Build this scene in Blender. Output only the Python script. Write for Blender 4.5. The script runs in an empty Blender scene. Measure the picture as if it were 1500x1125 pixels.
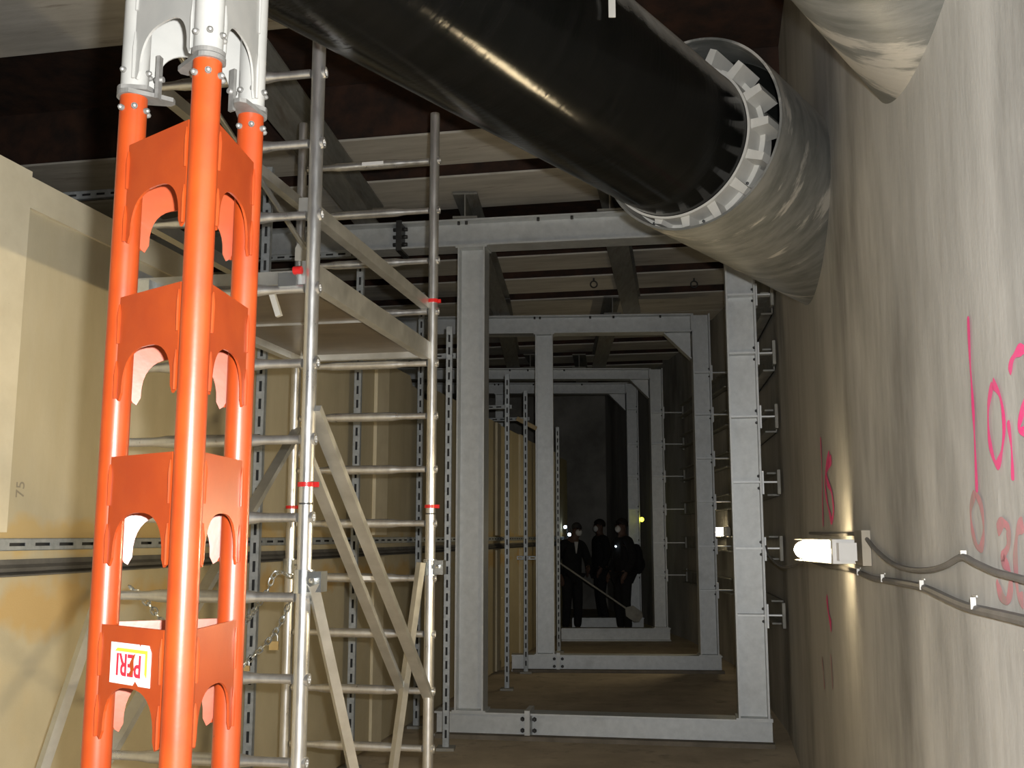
import bpy, bmesh, math, random
from mathutils import Vector, Matrix, Euler, Quaternion
random.seed(7)
SC = bpy.context.scene
COL = SC.collection
PI = math.pi

# ---------------------------------------------------------------- camera
H = 1.65                                    # eye height of the photographer
PITCH = math.atan(223 / 1500)
cam_d = bpy.data.cameras.new('camera'); cam_d.sensor_width = 36; cam_d.lens = 36
cam_d.clip_start = 0.05
cam = bpy.data.objects.new('camera', cam_d); COL.objects.link(cam)
cam.location = (0, 0, H); cam.rotation_euler = (PI / 2 + PITCH, 0, 0)
SC.camera = cam
# ---------------------------------------------------------------- world, flash, exposure
W = bpy.data.worlds.new('world'); SC.world = W; W.use_nodes = True
W.node_tree.nodes['Background'].inputs[0].default_value = (.75, .8, .9, 1)
W.node_tree.nodes['Background'].inputs[1].default_value = .004
fl = bpy.data.lights.new('camera_flash', 'POINT'); fl.energy = 490; fl.shadow_soft_size = .018
fl.color = (1.0, 1.0, .985)
flo = bpy.data.objects.new('camera_flash', fl); COL.objects.link(flo); flo.location = (.05, .03, H + .065)
SC.view_settings.view_transform = 'Standard'; SC.view_settings.look = 'None'
SC.view_settings.exposure = 0.0; SC.view_settings.gamma = 1
LAMP = 260.0                                # strength of the fluorescent wall lamps

# ---------------------------------------------------------------- photo geometry helpers
CP, SP = math.cos(PITCH), math.sin(PITCH)
def ray(px, py):
    u = (px - 750) / 1500; v = (562.5 - py) / 1500
    return u, CP - v * SP, SP + v * CP
def P(px, py, Y):
    u, y, z = ray(px, py); return Vector((u / y * Y, Y, H + z / y * Y))
def PZ(px, py, z=0.0):
    u, y, zz = ray(px, py); l = (z - H) / zz; return Vector((u * l, y * l, z))
def onplane(px, py, ox, oy, yaw):
    u, y, z = ray(px, py); nx, ny = -math.sin(yaw), math.cos(yaw)
    l = (ox * nx + oy * ny) / (u * nx + y * ny)
    return (u * l - ox) * math.cos(yaw) + (y * l - oy) * math.sin(yaw), H + z * l
AX = math.atan(.2)                          # the tunnel runs this much to the right of the camera
T = Vector((math.sin(AX), math.cos(AX), 0)); N = Vector((math.cos(AX), -math.sin(AX), 0))

# ---------------------------------------------------------------- mesh builder
FR = {}                                     # world frame of each root
class MB:
    def __init__(s): s.v = []; s.f = []; s.sm = []
    def add(s, vs, fs, smooth=False):
        o = len(s.v); s.v += [Vector(p) for p in vs]
        for f in fs: s.f.append([i + o for i in f]); s.sm.append(smooth)
        return s
    def box(s, x0, x1, y0, y1, z0, z1):
        return s.add([(x0,y0,z0),(x1,y0,z0),(x1,y1,z0),(x0,y1,z0),(x0,y0,z1),(x1,y0,z1),(x1,y1,z1),(x0,y1,z1)],
              [(0,3,2,1),(4,5,6,7),(0,1,5,4),(1,2,6,5),(2,3,7,6),(3,0,4,7)])
    def obox(s, o, a, b, c):                # box with corner o and edge vectors
        o, a, b, c = map(Vector, (o, a, b, c))
        return s.add([o, o+a, o+a+b, o+b, o+c, o+a+c, o+a+b+c, o+b+c],
              [(0,3,2,1),(4,5,6,7),(0,1,5,4),(1,2,6,5),(2,3,7,6),(3,0,4,7)])
    def bar(s, p, q, w, h, up=(0,0,1)):     # rectangular bar between two points
        p, q, up = Vector(p), Vector(q), Vector(up); d = (q - p); dn = d.normalized()
        a = dn.cross(up).normalized(); b = a.cross(dn).normalized()
        return s.obox(p - a*w/2 - b*h/2, a*w, d, b*h)
    def ext(s, prof, O, A, B, L, smooth=False):
        O, A, B, L = map(Vector, (O, A, B, L)); n = len(prof)
        lo = [O + A*a + B*b for a, b in prof]; hi = [p + L for p in lo]
        s.add(lo + hi, [(i, (i+1) % n, n + (i+1) % n, n + i) for i in range(n)], smooth)
        return s.add(lo, [tuple(range(n))[::-1]]).add(hi, [tuple(range(n))])
    def tube(s, pts, r, n=12, caps=True, closed=False):
        pts = [Vector(p) for p in pts]; m = len(pts)
        rs = r if isinstance(r, (list, tuple)) else [r] * m
        vs = []; prev = None
        for i, p in enumerate(pts):
            a = pts[i-1] if (i or closed) else p; b = pts[(i+1) % m] if (i < m-1 or closed) else p
            d = (b - a).normalized()
            if prev is None:
                x = d.cross(Vector((0,0,1)))
                if x.length < 1e-3: x = d.cross(Vector((0,1,0)))
                x.normalize()
            else:
                x = (prev - d * prev.dot(d)).normalized()
            prev = x; y = d.cross(x)
            vs += [p + (x*math.cos(2*PI*k/n) + y*math.sin(2*PI*k/n)) * rs[i] for k in range(n)]
        fs = []
        for i in range(m if closed else m - 1):
            j = (i + 1) % m
            fs += [(i*n+k, i*n+(k+1) % n, j*n+(k+1) % n, j*n+k) for k in range(n)]
        s.add(vs, fs, True)
        if caps and not closed:
            s.add(vs[:n], [tuple(range(n))[::-1]]); s.add(vs[-n:], [tuple(range(n))])
        return s
    def cyl(s, p, q, r, n=16, caps=True): return s.tube([p, q], r, n, caps)
    def hollow(s, p, q, r0, r1, n=24):      # pipe with a wall thickness
        p, q = Vector(p), Vector(q); d = (q-p).normalized(); x = d.orthogonal().normalized(); y = d.cross(x)
        R = [[c + (x*math.cos(2*PI*k/n)+y*math.sin(2*PI*k/n))*r for k in range(n)] for c, r in ((p,r0),(q,r0),(q,r1),(p,r1))]
        for i in range(4):
            a, b = R[i], R[(i+1) % 4]
            s.add(a+b, [(k, (k+1) % n, n+(k+1) % n, n+k) for k in range(n)], i in (0, 2))
        return s
    def ball(s, c, r, n=10, sc=(1,1,1)):
        c = Vector(c); vs = []; fs = []; m = n // 2
        for i in range(m + 1):
            t = PI * i / m
            for k in range(n):
                vs.append(c + Vector((r*sc[0]*math.sin(t)*math.cos(2*PI*k/n), r*sc[1]*math.sin(t)*math.sin(2*PI*k/n), r*sc[2]*math.cos(t))))
        for i in range(m):
            fs += [(i*n+k, (i+1)*n+k, (i+1)*n+(k+1) % n, i*n+(k+1) % n) for k in range(n)]
        return s.add(vs, fs, True)
    def mesh(s, name):
        me = bpy.data.meshes.new(name); me.from_pydata([tuple(v) for v in s.v], [], s.f)
        me.polygons.foreach_set('use_smooth', s.sm)
        bm = bmesh.new(); bm.from_mesh(me); bmesh.ops.remove_doubles(bm, verts=bm.verts, dist=1e-6)
        bmesh.ops.recalc_face_normals(bm, faces=bm.faces)
        for e in bm.edges:
            if len(e.link_faces) == 2 and e.calc_face_angle(0) > .7: e.smooth = False
        bm.to_mesh(me); bm.free(); me.update()
        return me
    def build(s, name, mat, parent=None, world=False, label=None):
        root = parent
        while root is not None and root.parent: root = root.parent
        if world and root is not None:
            inv = FR[root.name].inverted(); s.v = [inv @ v for v in s.v]
        o = bpy.data.objects.new(name, s.mesh(name)); COL.objects.link(o)
        if mat: o.data.materials.append(mat)
        if parent: o.parent = parent
        else: FR[o.name] = Matrix.Identity(4)
        if label: o['label'] = label
        return o
def thing(name, label, cat, loc=(0,0,0), rotz=0, group=None, mat4=None):
    o = bpy.data.objects.new(name, None); COL.objects.link(o); o.empty_display_size = .1
    M = mat4 if mat4 is not None else Matrix.Translation(loc) @ Matrix.Rotation(rotz, 4, 'Z')
    o.matrix_basis = M; FR[o.name] = M
    return tag(o, label, cat, group)
def tag(o, label, cat, group=None):
    o['label'] = label; o['category'] = cat
    if group: o['group'] = group
    return o
def struct(name, mb, mat):
    o = mb.build(name, mat); o['kind'] = 'structure'; return o
def copy_tree(o, parent=None):
    c = o.copy(); COL.objects.link(c)
    if parent: c.parent = parent
    for ch in [x for x in COL.objects if x.parent == o]: copy_tree(ch, c)
    return c
ORD = ['first','second','third','fourth','fifth','sixth','seventh','eighth','ninth','tenth','eleventh','twelfth',
       'thirteenth','fourteenth','fifteenth','sixteenth','seventeenth','eighteenth','nineteenth','twentieth']
def iprof(h, b, tw=.010, tf=.016):          # I-section, a across the flanges, b along the web
    return [(-b/2,-h/2),(b/2,-h/2),(b/2,-h/2+tf),(tw/2,-h/2+tf),(tw/2,h/2-tf),(b/2,h/2-tf),(b/2,h/2),(-b/2,h/2),
            (-b/2,h/2-tf),(-tw/2,h/2-tf),(-tw/2,-h/2+tf),(-b/2,-h/2+tf)]

# ---------------------------------------------------------------- materials
def mat(name, c1, c2=None, rough=.6, metal=0.0, scale=6.0, stretch=(1,1,1), detail=6, lo=.35, hi=.65, bump=0.0, bscale=40.0,
        c3=None, s3=2.0, lo3=.55, hi3=.7, dust=None, coat=0.0, rvar=0.0, spec=.5, stain=None):
    m = bpy.data.materials.new(name); m.use_nodes = True; nt = m.node_tree; nd = nt.nodes; lk = nt.links
    b = nd['Principled BSDF']; b.inputs['Roughness'].default_value = rough; b.inputs['Metallic'].default_value = metal
    b.inputs['Coat Weight'].default_value = coat; b.inputs['Specular IOR Level'].default_value = spec
    tc = nd.new('ShaderNodeTexCoord'); mp = nd.new('ShaderNodeMapping'); mp.inputs['Scale'].default_value = stretch
    lk.new(tc.outputs['Object'], mp.inputs['Vector'])
    def noise(sc, d=detail, vec=mp):
        n = nd.new('ShaderNodeTexNoise'); n.inputs['Scale'].default_value = sc; n.inputs['Detail'].default_value = d
        n.inputs['Roughness'].default_value = .62
        lk.new((vec or tc).outputs['Vector' if vec else 'Object'], n.inputs['Vector']); return n
    def ramp(src, a, z):
        r = nd.new('ShaderNodeMapRange'); r.inputs['From Min'].default_value = a; r.inputs['From Max'].default_value = z
        lk.new(src, r.inputs['Value']); return r.outputs['Result']
    def mix(f, a, c):
        x = nd.new('ShaderNodeMix'); x.data_type = 'RGBA'; lk.new(f, x.inputs[0])
        for v, i in ((a, 6), (c, 7)):
            if isinstance(v, tuple): x.inputs[i].default_value = (*v, 1)
            else: lk.new(v, x.inputs[i])
        return x.outputs[2]
    col = None
    if c2:
        n1 = noise(scale); col = mix(ramp(n1.outputs['Fac'], lo, hi), c1, c2)
        if rvar:
            rr = nd.new('ShaderNodeMapRange'); rr.inputs['From Min'].default_value = .3; rr.inputs['From Max'].default_value = .7
            rr.inputs['To Min'].default_value = rough - rvar; rr.inputs['To Max'].default_value = rough + rvar
            lk.new(n1.outputs['Fac'], rr.inputs['Value']); lk.new(rr.outputs['Result'], b.inputs['Roughness'])
    if c3: col = mix(ramp(noise(s3, 8, None if stretch == (1,1,1) else mp).outputs['Fac'], lo3, hi3), col or c1, c3)
    if stain:                                # stain = colour, height, half width: dried water mark along a board edge
        sx = nd.new('ShaderNodeSeparateXYZ'); lk.new(tc.outputs['Object'], sx.inputs[0])
        q = nd.new('ShaderNodeMath'); q.operation = 'SUBTRACT'; q.inputs[1].default_value = stain[1]; lk.new(sx.outputs['Z'], q.inputs[0])
        ab = nd.new('ShaderNodeMath'); ab.operation = 'ABSOLUTE'; lk.new(q.outputs[0], ab.inputs[0])
        ma = nd.new('ShaderNodeMath'); ma.operation = 'MULTIPLY_ADD'; ma.inputs[1].default_value = -stain[2]*5
        lk.new(noise(1.7, 4, None).outputs['Fac'], ma.inputs[0]); lk.new(ab.outputs[0], ma.inputs[2])
        col = mix(ramp(ma.outputs[0], -stain[2]*1.9, -stain[2]*2.5), col or c1, stain[0])
    if dust:
        g = nd.new('ShaderNodeNewGeometry'); sp = nd.new('ShaderNodeSeparateXYZ'); lk.new(g.outputs['Normal'], sp.inputs[0])
        ad = nd.new('ShaderNodeMath'); ad.operation = 'MULTIPLY_ADD'; ad.inputs[1].default_value = .25
        lk.new(noise(8, 5, None).outputs['Fac'], ad.inputs[0]); lk.new(sp.outputs['Z'], ad.inputs[2])
        f = ramp(ad.outputs[0], dust[1], dust[2]); col = mix(f, col or c1, dust[0])
        r = nd.new('ShaderNodeMapRange'); r.inputs['To Min'].default_value = rough; r.inputs['To Max'].default_value = .9
        lk.new(f, r.inputs['Value']); lk.new(r.outputs['Result'], b.inputs['Roughness'])
        if metal:
            r2 = nd.new('ShaderNodeMapRange'); r2.inputs['To Min'].default_value = metal; r2.inputs['To Max'].default_value = 0
            lk.new(f, r2.inputs['Value']); lk.new(r2.outputs['Result'], b.inputs['Metallic'])
    if col: lk.new(col, b.inputs['Base Color'])
    else: b.inputs['Base Color'].default_value = (*c1, 1)
    if bump:
        bp = nd.new('ShaderNodeBump'); bp.inputs['Strength'].default_value = bump; bp.inputs['Distance'].default_value = .01
        lk.new(noise(bscale, 6).outputs['Fac'], bp.inputs['Height']); lk.new(bp.outputs['Normal'], b.inputs['Normal'])
    return m
def emit(name, c, s):
    m = bpy.data.materials.new(name); m.use_nodes = True; b = m.node_tree.nodes['Principled BSDF']
    b.inputs['Base Color'].default_value = (.8,.8,.8,1); b.inputs['Emission Color'].default_value = (*c, 1); b.inputs['Emission Strength'].default_value = s
    return m
M = {}
M['wall'] = mat('sprayed_concrete', (.36,.352,.325), (.60,.588,.55), .85, scale=1.1, stretch=(1.0,1.0,.38), detail=7, lo=.33, hi=.70, bump=.4, bscale=6, c3=(.13,.123,.108), s3=1.0, lo3=.50, hi3=.74)
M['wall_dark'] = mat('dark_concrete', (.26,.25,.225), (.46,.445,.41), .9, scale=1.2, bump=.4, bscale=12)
M['floor'] = mat('dusty_floor', (.44,.37,.27), (.62,.53,.40), .9, scale=1.6, bump=.35, bscale=25, c3=(.36,.30,.22), s3=5)
M['screed'] = mat('screed', (.16,.14,.11), (.24,.21,.17), .9, scale=5, bump=.3, bscale=40)
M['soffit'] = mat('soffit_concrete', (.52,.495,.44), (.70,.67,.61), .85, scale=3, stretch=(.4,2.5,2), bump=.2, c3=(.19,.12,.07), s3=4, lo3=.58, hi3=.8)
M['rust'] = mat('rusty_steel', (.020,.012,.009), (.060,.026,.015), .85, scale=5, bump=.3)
M['galv_lit'] = mat('galvanised_steel_lit', (.72,.75,.77), (.8,.83,.85), .45, .3, scale=20)  # lighter copy of the galvanised steel, lamp and flash highlight painted into its colour
M['galv'] = mat('galvanised_steel', (.58,.605,.615), (.70,.725,.735), .48, .35, scale=14, lo=.3, hi=.7, c3=(.54,.56,.565), s3=3, bump=.05, bscale=90)
M['galv_dull'] = mat('dull_galvanised', (.27,.27,.25), (.40,.40,.37), .6, .2, scale=8, c3=(.24,.22,.18), s3=3)
M['girder'] = mat('girder_grey', (.20,.20,.185), (.28,.28,.26), .65, .2, scale=9, stretch=(3,.4,1), c3=(.17,.15,.13), s3=4)
M['slot'] = mat('slotted_channel', (.34,.37,.39), (.46,.49,.51), .5, .4, scale=25)
M['slot_shade'] = mat('channel_shade', (.035,.035,.035), None, .8)  # near-black colour standing in for the shade inside the slotted channels
M['alu'] = mat('aluminium', (.66,.66,.66), (.80,.80,.79), .34, .88, scale=10, stretch=(2,2,.6), rvar=.08, bump=.03, bscale=60)
M['alu_dull'] = mat('aluminium_profile', (.58,.58,.55), (.70,.70,.67), .38, .8, scale=9, rvar=.06)
M['zinc'] = mat('zinc_clamp', (.66,.70,.72), (.8,.84,.86), .25, .9, scale=20)
M['orange'] = mat('orange_paint', (.31,.046,.007), (.26,.034,.006), .36, scale=9, c3=(.10,.03,.015), s3=30, lo3=.705, hi3=.73, coat=.12, bump=.04, bscale=18)
M['white'] = mat('white_paint', (.25,.25,.238), (.29,.285,.27), .4, scale=10, c3=(.25,.21,.15), s3=34, lo3=.74, hi3=.78, coat=.2)
M['cast'] = mat('cast_plate', (.13,.128,.12), (.19,.185,.175), .55, .4, scale=40)
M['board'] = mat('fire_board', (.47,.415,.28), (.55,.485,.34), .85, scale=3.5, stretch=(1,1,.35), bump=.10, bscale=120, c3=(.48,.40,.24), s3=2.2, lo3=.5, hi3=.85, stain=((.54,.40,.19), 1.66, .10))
M['board_stain'] = mat('fire_board_stained', (.48,.42,.28), (.54,.475,.325), .85, scale=3, bump=.10, bscale=120, c3=(.53,.44,.27), s3=2.6, lo3=.52, hi3=.75, stain=((.53,.375,.17), 1.36, .13))
M['strip'] = mat('board_strip', (.64,.57,.41), (.72,.65,.48), .85, scale=5, c3=(.45,.38,.25), s3=30, lo3=.70, hi3=.74)
M['sheet'] = mat('grey_sheet', (.085,.082,.075), (.14,.135,.125), .7, scale=7)
M['black'] = mat('black_plastic_pipe', (.003,.0033,.003), (.005,.005,.0048), .13, scale=3, stretch=(1,1,8), dust=((.42,.40,.36), .34, .66), c3=(.022,.022,.020), s3=30, lo3=.72, hi3=.80, bump=.10, bscale=6, spec=.12)
M['sleeve'] = mat('dusty_steel_sleeve', (.13,.135,.125), (.25,.25,.235), .45, .35, scale=4, stretch=(1,1,3), dust=((.42,.40,.36), .40, .72), c3=(.46,.44,.40), s3=1.3, lo3=.56, hi3=.60, bump=.12, bscale=14)
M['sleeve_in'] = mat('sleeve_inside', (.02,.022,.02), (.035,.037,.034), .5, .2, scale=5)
M['mud'] = mat('mortar', (.22,.20,.17), (.36,.33,.28), .9, scale=5, bump=.5, bscale=16)
M['nylon'] = mat('white_nylon', (.44,.43,.395), (.52,.51,.475), .4, scale=6)
M['ply'] = mat('platform_plywood', (.075,.055,.035), (.11,.085,.055), .35, scale=3, stretch=(1,5,1))
M['red'] = mat('red_plastic', (.62,.02,.02), None, .35)
M['dark'] = mat('dark_steel', (.05,.05,.05), (.08,.08,.08), .5, .5, scale=9)
M['brass'] = mat('brass', (.45,.30,.12), (.5,.36,.16), .4, .8, scale=9)
M['label'] = mat('white_label', (.75,.75,.75), None, .5)
M['ink'] = mat('grey_ink', (.30,.26,.19), None, .7)
M['yellow'] = mat('sticker_yellow', (.85,.62,.04), None, .5)
M['sred'] = mat('sticker_red', (.55,.02,.04), None, .5)
M['pink'] = mat('pink_spray', (.90,.06,.26), (.80,.12,.28), .7, scale=14)
M['pink_old'] = mat('faded_pink_spray', (.60,.22,.26), (.38,.26,.24), .8, scale=16)
M['cable'] = mat('grey_cable', (.13,.125,.115), (.18,.17,.16), .6, scale=8)
M['lamp'] = emit('lamp_glow', (1.0, .80, .48), LAMP)
M['lamp_far'] = emit('far_lamp_glow', (1.0, .82, .50), 80)
M['spark'] = emit('white_light', (.75,.9,1.0), 7)
M['spark_y'] = emit('yellow_light', (.9,.85,.05), 5)
M['housing'] = mat('lamp_housing', (.55,.54,.52), None, .5)
M['plate'] = mat('mount_board', (.27,.24,.19), (.34,.30,.24), .8, scale=8)
M['wood'] = mat('batten_wood', (.45,.34,.18), (.55,.43,.25), .7, scale=6, stretch=(1,6,1))
M['cloth'] = mat('black_cloth', (.010,.010,.011), (.016,.016,.017), .95, scale=12)
M['trouser'] = mat('dark_trousers', (.013,.013,.014), (.02,.02,.022), .95, scale=12)
M['skin'] = mat('skin', (.13,.075,.055), None, .6)
M['hair'] = mat('dark_hair', (.018,.014,.011), None, .7)
M['greyhair'] = mat('greying_hair', (.06,.055,.05), None, .7)
M['mask'] = mat('white_mask', (.75,.75,.74), None, .8)
M['shoe'] = mat('black_shoe', (.012,.012,.012), None, .5)
M['eye'] = mat('eye', (.03,.02,.02), None, .2)
M['shirt'] = mat('white_shirt', (.6,.6,.6), None, .8)

# ================================================================ THE SETTING
WS = [(1.25,-3.0), (1.20,0.0), (.84,1.5), (2.34,9.0), (2.88,13.1), (2.84,16.8), (2.62,19.2), (2.2,24.0)]     # line of the right wall, in plan
struct('floor', MB().box(-8, 4.5, -4, 24.3, -.1, 0), M['floor'])
mb = MB()
for (x0,y0),(x1,y1) in zip(WS[:-1], WS[1:]):
    d = Vector((x1-x0, y1-y0, 0)); n = Vector((d.y,-d.x,0)).normalized()*.4
    mb.obox((x0,y0,0), d, n, (0,0,5.2))
struct('wall_right', mb, M['wall'])
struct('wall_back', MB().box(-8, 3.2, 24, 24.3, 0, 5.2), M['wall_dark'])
def LP(o, s, z=0): return Vector((-2.775, 0, z)) + N*o + T*s     # a point by offset from the board face and distance along it
struct('wall_left', MB().obox(LP(-3.9,-5), N*.4, T*30, (0,0,5.2)), M['wall_dark'])
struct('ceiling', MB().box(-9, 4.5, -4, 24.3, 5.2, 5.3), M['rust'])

# beams across the roof, pale underneath and rusty on their flanks
ZC = 4.72
def roof_s(px, py): return (PZ(px, py, ZC) - LP(0,0,0)).dot(T)
BEAMS = [(5.15, .88)]
for px, ya, yb in ((700,192,238),(700,257,304),(1000,364,386),(1000,398,419),(1000,430,456)):
    BEAMS.append((roof_s(px,ya), roof_s(px,yb)-roof_s(px,ya)))
while len(BEAMS) < 14: BEAMS.append((BEAMS[-1][0]+1.08, .66))
for k in range(14):
    s0, wd = BEAMS[k]
    w = ['nearest', 'second', 'third', 'fourth'][k] if k < 4 else ORD[k]
    t = thing('ceiling_beam', f'pale concrete ceiling beam across the tunnel, {w} one counted from the camera', 'beam',
              LP(0, s0, ZC), -AX, 'ceiling beams across the tunnel')
    xr = [2.6,2.6,2.6,2.6,2.6,2.6,2.6,2.4,2.2,1.9,1.7,1.4,1.1,.8][k]
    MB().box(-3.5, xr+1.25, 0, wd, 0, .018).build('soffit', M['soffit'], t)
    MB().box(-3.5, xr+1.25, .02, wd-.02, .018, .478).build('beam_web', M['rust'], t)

# ================================================================ STEEL PORTAL FRAMES
def portal(name_label, O, yaw, tl, tr, ztop, hb, base, beam_left, levels, cw, knee_t=None, base_h=.20, splice=None, base_splice=None, left_col=True, hole=None):
    t = thing('portal_frame', name_label, 'steel frame', (O[0],O[1],0), yaw, 'steel portal frames')
    zb = ztop - hb
    for x, nm in ((tl,'column'),(tr,'column')):
        if x == tl and not left_col: continue
        top = zb if x == tl else ztop
        mb = MB()
        mb.ext(iprof(cw, .22), (x,0,base_h), (0,1,0), (1,0,0), (0,0,top-base_h))
        mb.box(x-cw/2-.02, x+cw/2+.02, -.115, .115, base_h, base_h+.014)
        if x == tl: mb.box(x-cw/2-.02, x+cw/2+.02, -.115, .115, top-.014, top)
        c = mb.build('column', M['galv'], t)
        if x == tr:
            for z in levels: MB().box(x-cw/2+.014, x+cw/2-.014, -.108, 0, z-.008, z+.008).build('stiffener', M['galv_lit'], c)
            for z in levels:
                for dz in (-.05,.05): MB().ball((x+cw/2-.022, -.06, z+dz), .013, 6).build('bolt', M['dark'], c)
    # roof beam
    mb = MB().ext(iprof(hb, .24), (beam_left,0,ztop-hb/2), (0,1,0), (0,0,1), (tr-cw/2-beam_left,0,0))
    mb.box(tr-cw/2-.016, tr-cw/2, -.12, .12, zb, ztop)
    bm_ = mb.build('roof_beam', M['galv'], t)
    sp = MB()
    if splice is not None:
        sp.box(splice-.025, splice+.025, -.14, .14, zb-.02, ztop+.01)
        s_ = sp.build('splice_plate', M['dark'], bm_)
        for dx in (-.055,.055):
            for dz in (.05,.12,.19): MB().cyl((splice+dx*.4,-.08,zb+dz),(splice+dx*1.2,-.08,zb+dz),.018,6).build('bolt', M['dark'], bm_)
    for dx in (-.12,-.05,.6,.9,1.5):
        MB().cyl((tl+dx,-.09,ztop-.016),(tl+dx,-.09,ztop-.045),.013,6).build('flange_bolt', M['dark'], bm_)
    # base beam
    mb = MB().ext(iprof(base_h, .2), (base[0],0,base_h/2), (0,1,0), (0,0,1), (base[1]-base[0],0,0))
    bb = mb.build('base_beam', M['galv'], t)
    if base_splice is not None:
        MB().box(base_splice-.022, base_splice+.022, -.15, .12, .005, base_h+.03).build('splice_plate', M['galv'], bb)
        for dx in (-.05,.05):
            for dz in (.06,.15): MB().ball((base_splice+dx,-.07,dz), .02, 6).build('bolt', M['dark'], bb)
    if knee_t:
        x1 = tr-cw/2-.016
        MB().ext([(0,0),(-knee_t,0),(-knee_t+.03,-.02),(-.02,-knee_t+.03),(0,-knee_t)], (x1,-.005,zb), (1,0,0), (0,0,1), (0,.012,0))\
            .bar((x1-knee_t,0,zb-.005),(x1,0,zb-knee_t-.005), .16, .014, (0,0,1)).build('knee_bracket', M['galv'], t)
    return t
def lv(px, ys, O, yaw): return [onplane(px, y, O[0], O[1], yaw)[1] for y in ys]

O1 = P(692, 700, 8.95); yaw1 = -.165
tr1 = onplane(1093,720,*O1[:2],yaw1)[0]; lev1 = lv(1090,[435,520,612,707,803,900],O1,yaw1)
zt1 = onplane(693,365,*O1[:2],yaw1)[1] + .25
F1 = portal('nearest grey steel portal frame with its bolted base beam across the floor', O1, yaw1, 0, tr1, zt1, .25,
       (onplane(640,1050,*O1[:2],yaw1)[0], onplane(1131,1050,*O1[:2],yaw1)[0]), -4.2, lev1, .245,
       splice=onplane(590,345,*O1[:2],yaw1)[0], base_splice=onplane(776,1050,*O1[:2],yaw1)[0])
O2 = P(798, 700, 13.1); yaw2 = -.06
tr2 = onplane(1032,720,*O2[:2],yaw2)[0]; lev2 = lv(1032,[547,608,672,735,800,864],O2,yaw2)
zt2 = onplane(1000,462,*O2[:2],yaw2)[1]
F2 = portal('second steel portal frame back, with a knee bracket seen above the tan boards', O2, yaw2, 0, tr2, zt2, .235,
       (onplane(750,970,*O2[:2],yaw2)[0], onplane(1057,970,*O2[:2],yaw2)[0]), -5.1, lev2, .225, knee_t=.34,
       base_splice=onplane(818,970,*O2[:2],yaw2)[0])
O3 = P(963, 700, 16.8); yaw3 = 0
zt3 = onplane(963,541,*O3[:2],0)[1]
F3 = portal('third steel portal frame back, its base beam just in front of the people', O3, 0, P(693,700,16.8).x-O3.x, 0, zt3, .18,
       (P(822,900,16.8).x-O3.x, P(981,900,16.8).x-O3.x), -6.2, lv(963,[605,651,698,746,795,842],O3,0), .21, knee_t=.30)
O4 = P(927, 700, 18.9); zt4 = onplane(927,562,*O4[:2],0)[1]
F4 = portal('farthest steel portal frame, standing behind the people at the dark end', O4, 0, P(734,700,18.9).x-O4.x, 0, zt4, .2,
       (P(838,900,18.9).x-O4.x, .15), -6.4, lv(927,[600,651,698,746,795,842],O4,0), .21, knee_t=.30)

# screed strips under the nearest two base beams
for i,(O,yaw,a,b,wd) in enumerate(((O1,yaw1,645,1132,'nearest'),(O2,yaw2,752,1058,'second'))):
    t0 = onplane(a,1060 if i==0 else 975,*O[:2],yaw)[0]; t1 = onplane(b,1060 if i==0 else 975,*O[:2],yaw)[0]
    e = Vector((math.cos(yaw),math.sin(yaw),0)); n = Vector((-e.y,e.x,0))
    # poured low kerb in front of and behind the beam
    mb = MB()
    for off in (-.20, .11): mb.obox(Vector((O[0],O[1],0))+e*t0+n*off, e*(t1-t0), n*.09, (0,0,.035))
    tag(mb.build('mortar_bed', M['screed']), f'thin mortar bed along the base beam of the {wd} portal frame', 'mortar', 'mortar beds on the floor')

# brackets from frame to wall, and the long channels along the wall
def wall_x(y):
    for (x0,y0),(x1,y1) in zip(WS[:-1], WS[1:]):
        if y0 <= y <= y1: return x0 + (x1-x0)*(y-y0)/(y1-y0)
def brackets(F, O, yaw, tr, cw, levels, gname):
    e = Vector((math.cos(yaw), math.sin(yaw), 0)); pos = Vector((O[0],O[1],0)) + e*tr
    L = 0
    while pos.x + e.x*L < wall_x(pos.y + e.y*L): L += .005
    x0 = tr + cw/2 + .003; x1 = tr + L - .022
    for z in levels:
        MB().box(x0, x0+.014, -.10, .02, z-.10, z+.09).build('column_plate', M['galv_lit'], F)
        MB().box(x0+.014, x1-.012, -.07, .01, z-.006, z+.006).build('wall_bracket', M['galv_lit'], F)
        MB().box(x1-.03, x1-.006, -.10, .02, z-.10, z+.10).build('wall_plate', M['galv_dull'], F)
    return x1
brackets(F1, O1, yaw1, tr1, .245, lev1, 'a'); brackets(F2, O2, yaw2, tr2, .225, lev2, 'b')
brackets(F3, O3, 0, 0, .21, lv(963,[605,651,698,746,795,842],O3,0), 'c')
nth = ['topmost','second from the top','third from the top','third from the floor','second from the floor','lowest']
for (ya, yb, where) in ((8.80,12.95,'between nearest and second frames'), (13.22,16.7,'between second and third frames')):
    for i in range(6):
        z = lev1[i]; a = Vector((wall_x(ya)-.012, ya, z)); b = Vector((wall_x(yb)-.012, yb, z)); d = b-a
        n = Vector((-d.y, d.x, 0)).normalized()      # towards the tunnel
        mb = MB().obox(a+Vector((0,0,-.10)), d, n*.010, (0,0,.20)).obox(a+Vector((0,0,-.10)), d, n*.10, (0,0,.014)).obox(a+Vector((0,0,.086)), d, n*.10, (0,0,.014))
        tag(mb.build('wall_channel', M['galv_dull']), f'steel channel on the right wall {where}, {nth[i]}', 'channel', 'steel channels along the right wall')

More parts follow.
